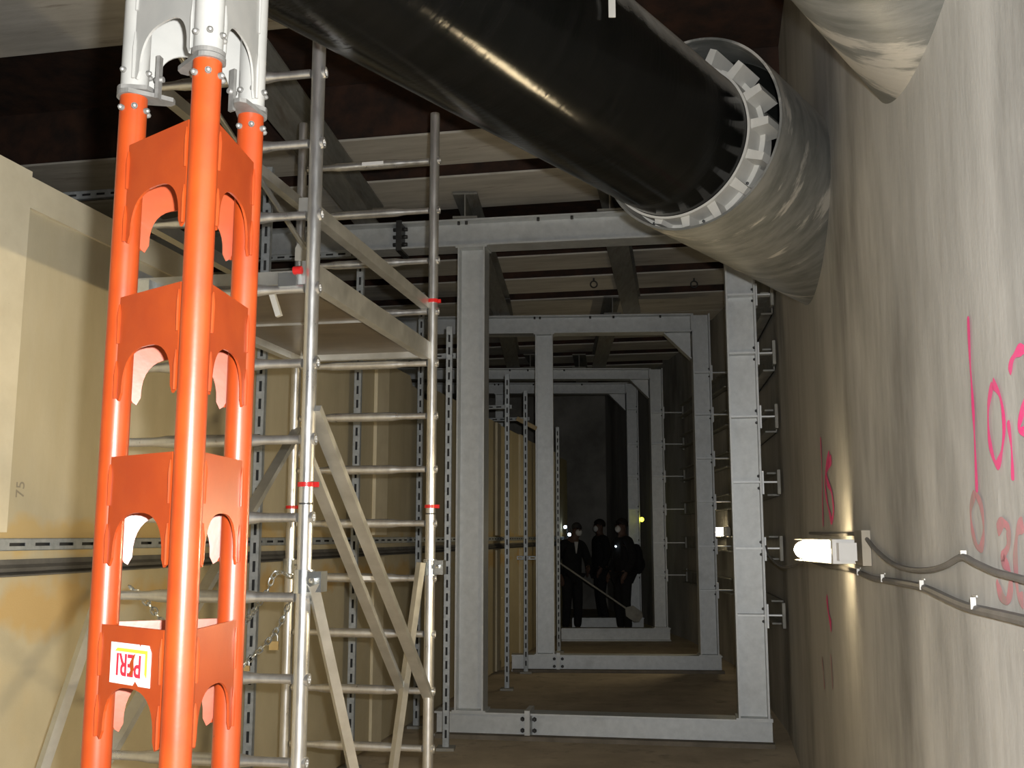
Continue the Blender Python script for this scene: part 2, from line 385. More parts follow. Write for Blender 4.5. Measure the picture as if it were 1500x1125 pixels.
# longitudinal girders resting on the frames
def girder(pa, pb, za, zb_, ya, yb, label, w=.22, h=.235, start=None):
    a = P(pa, 300, ya); b = P(pb, 300, yb); a.z = za + .002 + h/2; b.z = zb_ + .002 + h/2
    if start: a = a + (a-b).normalized()*start; a.z = za + .002 + h/2
    d = b-a; x = d.cross(Vector((0,0,1))).normalized()
    mb = MB().ext(iprof(h, w, .012, .018), a, x, (0,0,1), d)
    tag(mb.build('roof_girder', M['girder']), label, 'girder', 'girders along the roof')
def yF(px, O, yaw):
    t, z = onplane(px, 350, O[0], O[1], yaw); return O[1] + t*math.sin(yaw)
y1 = lambda px: yF(px,O1,yaw1)-.14
y2 = lambda px: yF(px,O2,yaw2)
girder(96, 545, zt1, zt1, 4.0, yF(545,O1,yaw1)+.1, 'ribbed dark girder along the roof above the scaffold tower')
girder(681, 735, zt1, zt2, y1(681), y2(735)-.16, 'grey girder end on over the left column of the nearest frame')
girder(893, 923, zt1, zt2, y1(893), y2(923)-.16, 'broad grey girder running back just left of the white sleeve ring')
girder(735, 752, zt2, zt3, y2(735)-.13, 16.65, 'girder over the second frame left of its column')
girder(895, 874, zt2, zt3, y2(895)-.13, 16.65, 'girder over the second frame right of its column')
girder(776, 790, zt3, zt4, 16.67, 18.75, 'left of the two short girders over the third frame')
girder(846, 850, zt3, zt4, 16.67, 18.75, 'right of the two short girders over the third frame')

# ================================================================ BOARD-CLAD DUCT
duct = thing('cable_duct', 'long duct clad in tan fireproof boards along the left side of the tunnel', 'duct', LP(0,0,0), -AX)
JT = [2.44 + 1.535*k for k in range(12)]      # joints between boards, along the duct
ZT = 3.10
for i in range(11):
    a, b = JT[i], JT[i+1]
    zt = ZT if i < 5 else ZT - .012*(i-4)
    if i == 4:      # ragged upper corner behind the scaffold
        MB().ext([(a,1.56),(b-.004,1.56),(b-.004,2.93),(b-.25,2.95),(b-.32,3.0),(b-.62,3.02),(b-.70,zt),(a,zt)], (-.035,0,0), (0,1,0), (0,0,1), (.035,0,0)).build('upper_board', M['board'], duct)
    else: MB().box(-.035, 0, a, b-.004, 1.56, zt).build('upper_board', M['board'], duct)
    MB().box(-.035, 0, a, b-.004, .02, 1.50).build('lower_board', M['board_stain'], duct)
MB().box(-1.0, -.035, JT[0], JT[-1], 0, 3.05 if False else 2.96).build('inner_wall', M['board'], duct)
mb = MB()
for i, j in enumerate(JT[1:-1]):
    w = .10 if i != 3 else .15
    mb = MB().box(0, .028, j-w, j+w, 1.66 if i else 1.665, ZT+.015 - (.05*(i>4))); mb.build('cover_strip', M['strip'], duct)
    if i: MB().box(0, .022, j-w*.8, j+w*.8, .02, 1.48).build('cover_strip', M['strip'], duct)
MB().box(0, .016, JT[1]+.112, JT[2]-.112, 2.97, 3.10).build('top_strip', M['strip'], duct)
# dark sheets in the gap under the rail
MB().obox((-.02,JT[0],1.545), (.05,0,-.03), (0,JT[-1]-JT[0],0), (.004,0,.012)).box(-.02,.012,JT[0],JT[-1],1.50,1.56).build('gap_sheet', M['sheet'], duct)
MB().obox((.0,JT[0],1.508), (.06,0,-.012), (0,JT[-1]-JT[0],0), (.001,0,.006)).build('gap_sheet', M['sheet'], duct)
# stencilled figures on the first boards
def text_mesh(s, size, name, depth=.0004):
    cu = bpy.data.curves.new(name, 'FONT'); cu.body = s; cu.size = size; cu.offset = .0006 if s == 'PERI' else 0; cu.extrude = depth; cu.align_x = 'CENTER'; cu.align_y = 'CENTER'
    o = bpy.data.objects.new(name, cu); COL.objects.link(o); bpy.context.view_layer.update()
    me = bpy.data.meshes.new_from_object(o.evaluated_get(bpy.context.evaluated_depsgraph_get()))
    bpy.data.objects.remove(o); bpy.data.curves.remove(cu); return me
def text_obj(s, size, name, m, parent, O, A, B):
    me = text_mesh(s, size, name); A = Vector(A).normalized(); B = Vector(B).normalized(); C_ = A.cross(B)
    me.transform(Matrix(((A.x,B.x,C_.x,O[0]),(A.y,B.y,C_.y,O[1]),(A.z,B.z,C_.z,O[2]),(0,0,0,1))))
    me.materials.clear(); me.materials.append(m)
    o = bpy.data.objects.new(name, me); COL.objects.link(o); o.parent = parent; return o
def face_pt(px, py):                         # on the board face, local duct coordinates
    u, y, z = ray(px, py); l = 2.775/(.2*y-u)
    p = Vector((u*l, y*l, H+z*l)); q = p - LP(0,0,0); return q.dot(T), p.z
s_, z_ = face_pt(30, 717)
text_obj('75', .07, 'stamp', M['ink'], duct, (.0008, s_, z_), (0,0,1), (0,-1,0))

# slotted channel steel
def slotted(mb, L, w=.05, d=.03, pitch=.1, sl=.055, sw=.015, axis='z', th=.003):
    # open channel of length L: slotted face at -y, width along x
    q = []
    q.append((-w/2,-w/2+th,-d,0,0,L)); q.append((w/2-th,w/2,-d,0,0,L))
    q.append((-w/2,-sw/2,-d,-d+th,0,L)); q.append((sw/2,w/2,-d,-d+th,0,L))
    z = 0; n = max(1, int(L/pitch)); g = (L-n*pitch)/2; prev = 0
    for i in range(n):
        c = g + pitch*(i+.5); q.append((-sw/2,sw/2,-d,-d+th,prev,c-sl/2)); prev = c+sl/2
    q.append((-sw/2,sw/2,-d,-d+th,prev,L))
    for a in q: mb.box(*a)
    return mb
def xf(mb, O, X, Y, Z):
    O, X, Y, Z = map(Vector, (O, X, Y, Z)); mb.v = [O + X*v.x + Y*v.y + Z*v.z for v in mb.v]; return mb
rail_y0 = JT[0]
r = slotted(MB(), JT[-1]-JT[0], w=.048, d=.03, pitch=.155, sl=.095, sw=.013)
xf(r, LP(0,JT[0],1.618), (0,0,1), -N, T)     # slots face the tunnel
rail = tag(r.build('slotted_rail', M['slot']), 'long slotted steel rail lying along the middle of the tan boards', 'rail')
bk = MB().obox(LP(.001,JT[0],1.597), T*(JT[-1]-JT[0]), N*.006, (0,0,.042)); bk.build('rail_shade', M['slot_shade'], rail)

def post(x, y, zt, label, group, base=True, w=.055, yaw=0.0, dark=False):
    t = thing('slotted_post', label, 'post', (x,y,0), yaw, group)
    slotted(MB(), zt-.02, w=w, d=.035, pitch=.105, sl=.062, sw=.017).build('channel', M['slot'], t).location.z = .02
    MB().box(-w/2+.004, w/2-.004, -.012, -.004, .03, zt-.01).build('channel_shade', M['slot_shade'], t)  # dark strip behind the slots, painted shade
    MB().box(-.07,.07,-.09,.05,0,.022).build('foot_plate', M['galv_dull'], t)
    return t
rowA = [(6.04,'tall slotted post against the boards just behind the orange prop'),(7.67,'tall slotted post against the boards behind the near scaffold pole'),(9.30,'tall slotted post against the boards left of the far scaffold pole')]
for y, lab in rowA:
    p = Vector((-2.775+.2*y, y, 0)) + N*.085
    post(p.x, p.y, 3.88, lab, 'slotted posts against the boards', yaw=-AX*.5)
rowB = [(657,8.40,1072,481,'slotted post at the left end of the nearest base beam'),(743,11.5,1010,549,'slotted post right of the nearest frame left column'),
        (770,12.88,980,573,'slotted post with a batten, left of the second frame left column'),(817,15.15,955,626,'slotted post just right of the second frame left column')]
for px, y, pyb, pyt, lab in rowB:
    b = P(px, 700, y); z = P(px, pyt, y).z
    if px == 657: b = P(px, 700, 8.36)
    post(b.x, b.y, z, lab, 'free-standing slotted posts', w=.052, yaw=-.05)
def arm(a, b, label, w=.045):
    a, b = Vector(a), Vector(b); d = b-a; L = d.length; z = d.normalized(); x = Vector((0,0,1)); y = z.cross(x)
    m = slotted(MB(), L, w=w, d=.03, pitch=.1, sl=.06, sw=.015)
    if y.y < 0: y = -y
    xf(m, a, x, y, z)
    o = tag(m.build('slotted_crossbar', M['slot']), label, 'rail', 'slotted cross arms over the boards')
    n = len(m.v); k = MB().obox(a + y*-.008 - x*w*.42, d, y*.004, x*w*.84); k.build('arm_shade', M['slot_shade'], o)
a = Vector((-2.775+.2*6.04, 6.04, 3.80)) + N*.06
arm(a - N*.05 + T*.03, a - N*2.6 + T*.03, 'galvanised slotted arm under the roof above the left boards', .055)
arm(a - N*.05 + T*1.66, a - N*2.6 + T*1.66, 'dim slotted arm farther back under the roof at the left')
for (px, y, pyb, pyt, lab), zz in zip(rowB[:3], (3.13,3.10,3.12)):
    b = P(px, 700, y); 
    if px == 657: b = P(px,700,8.36)
    b.z = zz
    arm(b + T*.035 + N*.05, b + T*.035 - N*.95, 'short slotted arm from the ' + ['post at the nearest base beam over the board top','post behind the nearest column over the board top','post by the second column over the board top'][rowB.index((px,y,pyb,pyt,lab))])
b0 = P(757,613,12.905); b1 = P(786,628,12.905)
tag(MB().bar(b0, b1, .045, .05).build('wood_batten', M['wood']), 'pale wooden batten fixed across the slotted post beside the second column, above the boards', 'batten')
f0 = P(757,817,13.2); f1 = P(784,816,13.15)
tag(slotted(MB(), .24, w=.05, d=.02, pitch=.08).build('slotted_plate', M['slot']), 'short slotted plate bolted low across the post by the second column', 'plate')
o = [x for x in COL.objects if x.name.startswith('slotted_plate')][0]
o.data.transform(Matrix(((0,0,1,f0.x),(0,1,0,f0.y-.07),(1,0,0,f0.z),(0,0,0,1))))
# foot pads of stone under the row of posts
for px, y, lab in ((657,8.36,'flat concrete pad under the slotted post at the nearest base beam'),(743,11.5,'flat concrete pad under the slotted post behind the nearest column')):
    pass

# ================================================================ ORANGE PROP
PM, PL, PR = Vector((-.4727,1.5,0)), Vector((-.635,1.631,0)), Vector((-.458,1.708,0))
ctr = (PM+PL+PR)/3
prop = thing('lattice_prop', 'orange three-legged lattice prop with a white upper section, close to the camera', 'prop', (ctr.x,ctr.y,0))
RL = .0222; ZJ = 2.385
leg_o = {}; 
for nm, p in (('m',PM),('l',PL),('r',PR)):
    leg_o[nm] = MB().cyl(p+Vector((0,0,.03)), p+Vector((0,0,ZJ-.008)), RL, 28).build('leg', M['orange'], prop, True)
    lw = MB().cyl(p+Vector((0,0,ZJ+.008)), p+Vector((0,0,4.57)), RL*1.02, 28).build('upper_leg', M['white'], prop, True, 'white painted upper leg tube')
    out = (p-ctr).normalized()
    for z0, par in ((ZJ-.032,leg_o[nm]),(ZJ+.034,lw)):
        for k in range(4):
            an = math.atan2(-p.y,-p.x) + (-.9 + k*.95)
            d = Vector((math.cos(an),math.sin(an),0)); c = p+Vector((0,0,z0+.002*(k%2))) + d*RL
            MB().cyl(c-d*.002, c+d*.004, .0052, 10).ball(c+d*.004, .0046, 8).build('rivet', M['cast'], par, True, 'silver rivet head')
    # joint plates with a lobe turned inwards
    q = MB()
    inw = -out; sd = Vector((-inw.y, inw.x, 0))
    for zz in (ZJ-.008, ZJ+.0005):
        prof = []
        for k in range(15):
            an = PI*.62 + (2*PI - 2*PI*.62)*k/14 ; prof.append((math.cos(an)*.0275, math.sin(an)*.0275))
        prof += [(.040,-.017),(.062,-.011),(.066,0),(.060,.010),(.036,.016)] if zz < ZJ-.004 else [(.03,-.014),(.034,0),(.03,.014)]
        rot = inw if zz > ZJ-.004 else (Matrix.Rotation(.55,3,'Z') @ inw)
        sdr = Vector((-rot.y,rot.x,0))
        q.ext(prof, p+Vector((0,0,zz)), rot, sdr, (0,0,.0075))
    q.build('joint_plate', M['cast'], prop, True, 'grey cast joint plate')
    # latch tongue rising inside the white section
    c = p + inw*.040
    q = MB().obox(c+Vector((0,0,ZJ-.012)) - sd*.006, sd*.012, inw*.006, (0,0,.075))
    q.cyl(c+Vector((0,0,ZJ+.022))-inw*.004, c+Vector((0,0,ZJ+.022))+inw*.012, .005, 8); q.build('latch', M['cast'], prop, True, 'grey steel latch tongue')
def plate_prof(w, h, arch, arm, top_rnd=0.0):
    # x across 0..w, z down from 0; an arch opening at the bottom between two rounded arms
    pts = [(0,0),(w,0),(w,-h+.012)]
    pts += [(w-.004,-h+.004),(w-.010,-h),(w-arm*.75,-h+.004)]
    n = 18; hw = w/2-arm
    for k in range(n+1):
        an = PI*k/n; x = math.cos(an); z = math.sin(an)
        ex = hw*(abs(x)**.75)*(1 if x >= 0 else -1)
        pts.append((w/2+ex, -h+.012+(h-arch-.012)*(z**.8)))
    pts += [(arm*.75,-h+.004),(.010,-h),(.004,-h+.004),(0,-h+.012)]
    return pts
def web(p, q, ztop, h, arch, arm, m, lab=None):
    d = (q-p); d.z = 0; L = d.length; d.normalize(); w = L-2*RL*.93
    mid = (p+q)/2; outw = (mid-ctr); outw.z = 0; outw.normalize()
    o = p + d*RL*.93 + outw*.012 + Vector((0,0,ztop))
    mb = MB().ext(plate_prof(w,h,arch,arm), o, d, (0,0,1), outw*.004)
    # weld beads where the web meets the tubes
    for e, sgn in ((p,1),(q,-1)):
        c = e + d*sgn*(RL*.95+.001) + outw*.0175
        mb.tube([c+Vector((0,0,ztop-.012)), c+Vector((0,0,ztop-.03)), c+Vector((0,0,ztop-h*.45))], [.001,.0032,.0022], 6)
        mb.tube([c+Vector((0,0,ztop-h*.62)), c+Vector((0,0,ztop-h*.75)), c+Vector((0,0,ztop-h+.004))], [.001,.0034,.0026], 6)
    return mb.build('web_plate', m, prop, True, lab)
lev = [2.285 - .256*k for k in range(9)]
for k, z in enumerate(lev):
    for a, b in ((PL,PM),(PM,PR),(PR,PL)):
        w_ = web(a, b, z, .168, .088, .016, M['orange'])
        if k == 3 and a is PL: sticker_plate = w_
for k in range(7):
    z = ZJ + .012 + .30*k
    for a, b in ((PL,PM),(PM,PR),(PR,PL)):
        web(a, b, z+.225, .225, .148, .016, M['white'], 'white painted web plate')
mb = MB().box(-.17,.17,-.17,.17,0,.012)
for p in (PM,PL,PR):
    c = p-ctr; mb.cyl((c.x,c.y,.012),(c.x,c.y,.05),.03,16)
mb.build('base_plate', M['cast'], prop)
MB().box(-.17,.17,-.17,.17,4.57,4.6).build('head_plate', M['cast'], prop)
# sticker on the fourth web
d = (PM-PL).normalized(); mid = (PL+PM)/2; ow = Vector((mid.x-ctr.x, mid.y-ctr.y, 0)).normalized()
L = (PM-PL).length; z0 = lev[3]
def stk(a, z): return PL + d*a + ow*.0163 + Vector((0,0,z0+z))
o0 = .052; w_s = .108; zt_, zb_ = -.024, -.083
MBs = MB()
MBs.ext([(o0,zt_),(o0+w_s*.70,zt_),(o0+w_s*.72,zt_-.004),(o0+w_s*.75,zt_),(o0+w_s*.94,zt_),(o0+w_s,zt_-.010),(o0+w_s,zb_),(o0+w_s*.72,zb_),(o0+w_s*.64,zb_+.007),(o0+w_s*.58,zb_),(o0,zb_)],
        PL+ow*.0163+Vector((0,0,z0)), d, (0,0,1), ow*.0004)
st = MBs.build('sticker', M['label'], sticker_plate, True, 'white rectangular sticker stuck on upside down')
yl = MB().ext([(o0+.012,zt_-.0125),(o0+.018,zt_-.0075),(o0+.099,zt_-.0075),(o0+.099,zt_-.047),(o0+.093,zt_-.041),(o0+.093,zt_-.0125)], PL+ow*.0168+Vector((0,0,z0)), d, (0,0,1), ow*.0003)
yl_o = yl.build('sticker_bar', M['yellow'], sticker_plate, True, 'yellow corner line on the sticker')
tm = text_mesh('PERI', .043, 'sticker_lettering')
A_, B_ = -d, Vector((0,0,-1)); C_ = A_.cross(B_); O_ = stk(o0+.050, -.0535) + ow*.0008 - Vector((0,0,0)) - prop.location
tm.transform(Matrix.Diagonal((.86,1.05,1,1)))
tm.transform(Matrix(((A_.x,B_.x,C_.x,O_.x),(A_.y,B_.y,C_.y,O_.y),(A_.z,B_.z,C_.z,O_.z),(0,0,0,1)))); tm.materials.clear(); tm.materials.append(M['sred'])
to = bpy.data.objects.new('sticker_lettering', tm); COL.objects.link(to); to.parent = sticker_plate; to['label'] = 'red lettering upside down'
# torn patch across the lettering
tor = MB().ext([(.0,0),(.006,.010),(.004,.022),(.009,.034),(.001,.028),(-.006,.018),(-.003,.008),(-.008,.002)], stk(o0+.060,-.070)+ow*.0012, d, (0,0,1), ow*.0003)
tor.build('torn_patch', M['orange'], sticker_plate, True, 'torn spot showing the orange paint')

# ================================================================ SCAFFOLD TOWER
SA = math.atan(.19)
tow = thing('scaffold_tower', 'aluminium scaffold tower with ladder frames and a platform, behind the orange prop', 'scaffold', (-.724,3.62,0), -SA)
WB, LB = .75, 1.66; ZTOP = 3.90
ups = {}
for kx in (0,1):
    for ky in (0,1):
        x, y = -WB*kx, LB*ky
        u_ = MB().cyl((x,y,.16),(x,y,1.76),.0262,24).cyl((x,y,1.766),(x,y,ZTOP),.0254,24).hollow((x,y,ZTOP-.002),(x,y,ZTOP+.004),.0254,.021).build('upright', M['alu'], tow)
        ups[kx,ky] = u_
        MB().cyl((x,y,1.758),(x,y,1.768),.0235,20).build('tube_joint', M['dark'], u_)
        zc_ = 1.83 if ky == 0 else 1.80
        q = MB().hollow((x,y,zc_-.008),(x,y,zc_+.008),.0315,.0255,20).box(x+.028,x+.045,y-.006,y+.006,zc_-.009,zc_+.009)
        q.build('locking_clip', M['red'], u_, label='red plastic locking clip')
        if ky: 
            MB().hollow((x,y,2.86),(x,y,2.878),.0315,.0255,20).box(x+.028,x+.042,y-.006,y+.006,2.86,2.878).build('locking_clip', M['red'], u_, label='red plastic locking clip')
        # castor and stem
        MB().cyl((x,y,.10),(x,y,.17),.018,12).hollow((x-.018,y,.06),(x+.018,y,.06),.06,.012,20).build('castor', M['dark'], tow, label='black castor wheel')
        # clamp of the outrigger
        q = MB().hollow((x,y,1.455),(x,y,1.535),.036,.0262,16).obox((x+.025,y-.03,1.46),(.05,0,0),(0,.06,0),(0,0,.07)).cyl((x+.05,y-.05,1.50),(x+.05,y-.03,1.50),.010,8).ball((x+.05,y-.055,1.50),.011,8)
        if not (kx == 1 and ky == 0): q.build('clamp', M['zinc'], u_, label='shiny zinc outrigger clamp')
for ky in (0,1):
    for k in range(-2,11):
        z = .89 + .275*k
        if z < .25: continue
        y = LB*ky; pts = []; rs = []
        for f, r_ in ((.03,.0165),(.15,.0165),(.17,.0175),(.205,.0225),(.23,.023),(.52,.023),(.545,.0225),(.58,.0175),(.60,.0165),(.72,.0165)):
            pts.append((-f,y,z)); rs.append(r_)
        rg = MB().tube(pts, rs, 12).hollow((.018,y,z),(.031,y,z),.021,.013,14).build('rung', M['alu'], tow)
        if ky == 1 and k in (2, 10): MB().box(-.40,-.30+.02,y-.0245,y-.0225,z-.010,z+.010).build('rung_label', M['label'], rg, label='small white paper label')
# platform
zp = .89+.275*6+.024
pf = MB().box(-.71,-.05,.05,LB-.05,zp+.03,zp+.048).build('platform', M['ply'], tow, label='brown plywood working deck in an aluminium frame')
for x in (-.05,-.752): MB().box(x,x+.042,.02,LB-.02,zp-.005,zp+.085).build('side_rail', M['alu_dull'], pf)
MB().box(-.71,-.05,.02,.055,zp,zp+.05).build('end_rail', M['alu_dull'], pf); MB().box(-.71,-.05,LB-.055,LB-.02,zp,zp+.05).build('end_rail', M['alu_dull'], pf); MB().box(-.71,-.05,LB*.5-.02,LB*.5-.017,zp+.02,zp+.03).build('cross_strip', M['alu_dull'], pf)
for x in (-.12,-.70): MB().box(x,x+.07,-.03,.03,zp-.02,zp+.03).build('platform_hook', M['zinc'], pf)
MB().obox((-.20,.06,zp-.01),(.035,.0,-.10),(0,.02,0),(.02,0,.006)).build('latch_strap', M['nylon'], pf, label='white plastic latch strap')
for x, y in ((-.048,.0),(-.03,LB-.03)): MB().cyl((x-.01,y-.035,zp+.035),(x+.02,y-.035,zp+.035),.015,10).build('hook_button', M['red'], pf, label='red plastic button')
# guard rails one and two rungs above
for x, z, m in ((-.04,.89+.275*7+.02,'alu_dull'),(-.71,.89+.275*7+.02,'alu_dull'),(-.71,.89+.275*9+.02,'alu_dull')):
    MB().box(x-.022,x+.022,.0,LB,z-.005,z+.048).build('guard_rail', M[m], tow)
# braces
for a, b, w in (((.02,0,2.10),(.0,LB,.86),.05),((-.03,.05,1.95),(-.13,LB,.87),.045),((-WB+.02,LB,2.21),(-WB+.03,0,.87),.05)):
    MB().bar(a, b, w*.55, w, (1,0,0)).build('diagonal_brace', M['alu_dull'], tow)
    MB()
q0 = Vector((-WB+.02, LB*.05, 3.70)); q1 = Vector((-WB+.05, LB-.06, 3.18))
MB().cyl(q0, q1, .014, 12).build('hooked_tube', M['alu_dull'], tow)
MB().ext([(-.05,-.05),(.045,-.055),(.05,0),(.02,.012),(.018,.05),(-.03,.055),(-.05,.02)], q1-Vector((0,.006,.02)), (1,0,0), (0,0,1), (0,.012,0)).build('hook_plate', M['nylon'], tow, label='pale hook plate at the end of the tube')
# outriggers
def outr(x, y, z, foot):
    inv = FR[tow.name].inverted(); f = inv @ Vector(foot)
    q = MB().tube([(x,y,z),f+Vector((0,0,.03))], [.024,.024], 4).cyl(f, f+Vector((0,0,.03)), .05, 14)
    q.build('outrigger', M['alu_dull'], tow)
outr(.045,-.03,1.49, (-.475,4.36,0)); outr(-.03,LB-.06,1.52, (-.64,5.20,0)); outr(-WB+.05,-.03,1.62, (-1.855,3.70,0))

# chain with two padlocks
cA = P(192,858,3.70); cB = P(417,835,5.30)
lowp = [P(192,858,3.74), P(225,895,3.95), P(262,945,4.25), P(300,985,4.5), P(345,980,4.75), P(372,958,4.95), P(385,922,5.05), P(400,880,5.15), P(417,836,5.27)]
lowp = [P(190,860,3.80), P(222,890,3.95), P(262,950,4.2), P(310,990,4.5), P(352,976,4.7), P(378,955,4.82), P(404,925,4.95), P(420,893,5.05), P(436,850,5.15)]
def sample(pts, n):
    out = []
    m = len(pts)-1
    for i in range(n+1):
        t = i/n*m; k = min(int(t), m-1); f = t-k
        p0, p1, p2, p3 = pts[max(k-1,0)], pts[k], pts[k+1], pts[min(k+2,m)]
        out.append(.5*((2*p1)+(p2-p0)*f+(2*p0-5*p1+4*p2-p3)*f*f+(3*p1-p0-3*p2+p3)*f**3))
    return out
def chain(pts, pitch=.036, wd=.0115, r=.0040):
    dense = sample(pts, 400); L = [0]
    for a, b in zip(dense[:-1], dense[1:]): L.append(L[-1]+(b-a).length)
    n = int(L[-1]/pitch); mb = MB(); j = 0; C_ = []
    for i in range(n+1):
        t = L[-1]*i/n
        while j < len(L)-2 and L[j+1] < t: j += 1
        f = (t-L[j])/max(1e-6,L[j+1]-L[j]); C_.append(dense[j].lerp(dense[j+1], f))
    for i in range(n):
        a, b = C_[i], C_[i+1]; dd = (b-a).normalized(); s1 = dd.cross(Vector((0,0,1))).normalized(); s2 = s1.cross(dd)
        sd = s1*.75+s2*.65 if i % 2 else s1*.65-s2*.75; sd.normalize(); c = (a+b)/2; hl = pitch*.5+.002
        ring = [c+dd*(hl*math.cos(q)+ (.004 if math.cos(q)>0 else -.004)) + sd*wd*math.sin(q) for q in [2*PI*k/10 for k in range(10)]]
        mb.tube(ring, r, 6, closed=True)
    return mb
ch = tag(chain(lowp).build('chain', M['zinc']), 'steel chain hanging in a loop across the scaffold ladder frame', 'chain')
ch2 = tag(chain([P(436,850,5.15), P(405,838,5.22), P(392,865,5.20), P(372,895,5.05), P(355,915,4.9)]).build('chain', M['zinc']), 'shorter steel chain running from the rear scaffold clamp down behind the prop', 'chain')
def padlock(c, label, s=1.0):
    t = thing('padlock', label, 'padlock', c)
    MB().box(-.022*s,.022*s,-.008,.008,-.075*s,-.035*s).build('body', M['brass'], t)
    MB().tube([(-.015*s,0,-.036*s),(-.015*s,0,-.012*s),(-.009*s,0,-.002),(0,0,.002),(.009*s,0,-.002),(.015*s,0,-.012*s),(.015*s,0,-.036*s)], .003, 8).build('shackle', M['zinc'], t)
padlock(P(402,928,4.93), 'brass padlock hanging on the chain beside the far left scaffold pole')
padlock(P(362,968,4.74), 'small brass padlock on the chain right beside the orange prop leg', .6)

# ================================================================ PIPES
D = Vector((.588, .8088, .0008)).normalized()
MO = P(1007, 196, 4.1)
def align(loc):
    q = Vector((0,0,1)).rotation_difference(D); return Matrix.Translation(loc) @ q.to_matrix().to_4x4()
RS, RP = .413, .325
XD = D.cross(Vector((0,0,1))).normalized()
sm_ = align(MO); pm = align(MO - XD*.069 - Vector((0,0,.009)))
Q0 = Vector((0,0,1)).rotation_difference(D).to_matrix().inverted(); OFF = Q0 @ (XD*.069 + Vector((0,0,.009)))   # sleeve centre seen from the pipe axis
blk = thing('black_pipe', 'large glossy black plastic pipe crossing overhead into the right wall', 'pipe', mat4=pm)
MB().hollow((0,0,-6.6),(0,0,2.2),RP,RP-.03,96).build('pipe_wall', M['black'], blk)
strapc = -1.75
q = MB().tube([(math.cos(a)*(RP+.006), math.sin(a)*(RP+.006), -1.62) for a in [2*PI*k/48 for k in range(48)]], .006, 6, closed=True)
slv = thing('pipe_sleeve', 'wide dusty steel sleeve ringing the black pipe at the right wall', 'sleeve', mat4=sm_)
MB().hollow((0,0,0),(0,0,2.4),RS,RS-.010,96).build('sleeve_wall', M['sleeve'], slv)
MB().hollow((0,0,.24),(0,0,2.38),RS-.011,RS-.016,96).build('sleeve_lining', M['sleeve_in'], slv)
ring = thing('spacer_ring', 'white plastic spacer ring with blocks between black pipe and sleeve', 'spacer ring', mat4=pm)
def gap(a):                                  # free space from pipe to sleeve in direction a
    ca, sa = math.cos(a), math.sin(a); b = OFF.x*ca+OFF.y*sa; ri = RS-.012
    return b + math.sqrt(b*b-(OFF.x**2+OFF.y**2)+ri*ri) - RP
mb = MB(); na = 96; pr = []
for k in range(na):
    a = 2*PI*k/na; c_, s__ = math.cos(a), math.sin(a); g = min(gap(a)-.004, .034)
    pr.append([(c_*r_, s__*r_, z_) for r_, z_ in ((RP+.002,.02),(RP+.012,.02),(RP+.012,.13),(RP+g,.13),(RP+g,.145),(RP+.012,.145),(RP+.012,.25),(RP+.002,.25))])
vs = [v for q in pr for v in q]; m_ = 8
mb.add(vs, [(k*m_+i, k*m_+(i+1) % m_, ((k+1) % na)*m_+(i+1) % m_, ((k+1) % na)*m_+i) for k in range(na) for i in range(m_)], False)
mb.build('band', M['nylon'], ring)
for k in range(17):
    a = 2*PI*(k+.3)/17; ca, sa = math.cos(a), math.sin(a); R_ = Vector((ca,sa,0)); S_ = Vector((-sa,ca,0))
    wdt = .040; hb_ = RP + min(gap(a)-.012, .085)
    prof = [(-wdt/2,RP+.010),(wdt/2,RP+.010),(wdt/2-.004,hb_),(-wdt/2+.004,hb_)]
    bl = MB().ext(prof, (0,0,.035), S_, R_, (0,0,.17)).build('block', M['nylon'], ring)
for k in range(9):
    a = 2*PI*(k+.05)/9; MB().ball((math.cos(a)*(RP+.022), math.sin(a)*(RP+.022), .128), .008, 6).build('screw', M['dark'], ring)
# white tie hanging off the top of the pipe
tw = P(897, 12, 3.05)
tag(MB().obox(tw+Vector((-.012,0,-.03)), (.022,0,0), (0,.004,0), (.0,0,.12)).build('cable_tie', M['nylon']), 'white tie end hanging off the black pipe at the top of the picture', 'tie')
# second sleeve, nearer
ax2 = Vector((1.314, 2.753, 3.174)); R2 = .347
sl2 = thing('pipe_sleeve', 'mottled dusty sleeve sticking out of the right wall at the top of the picture', 'sleeve', mat4=align(ax2))
MB().hollow((0,0,-1.2),(0,0,.9),R2,R2-.012,96).build('sleeve_wall', M['sleeve'], sl2)
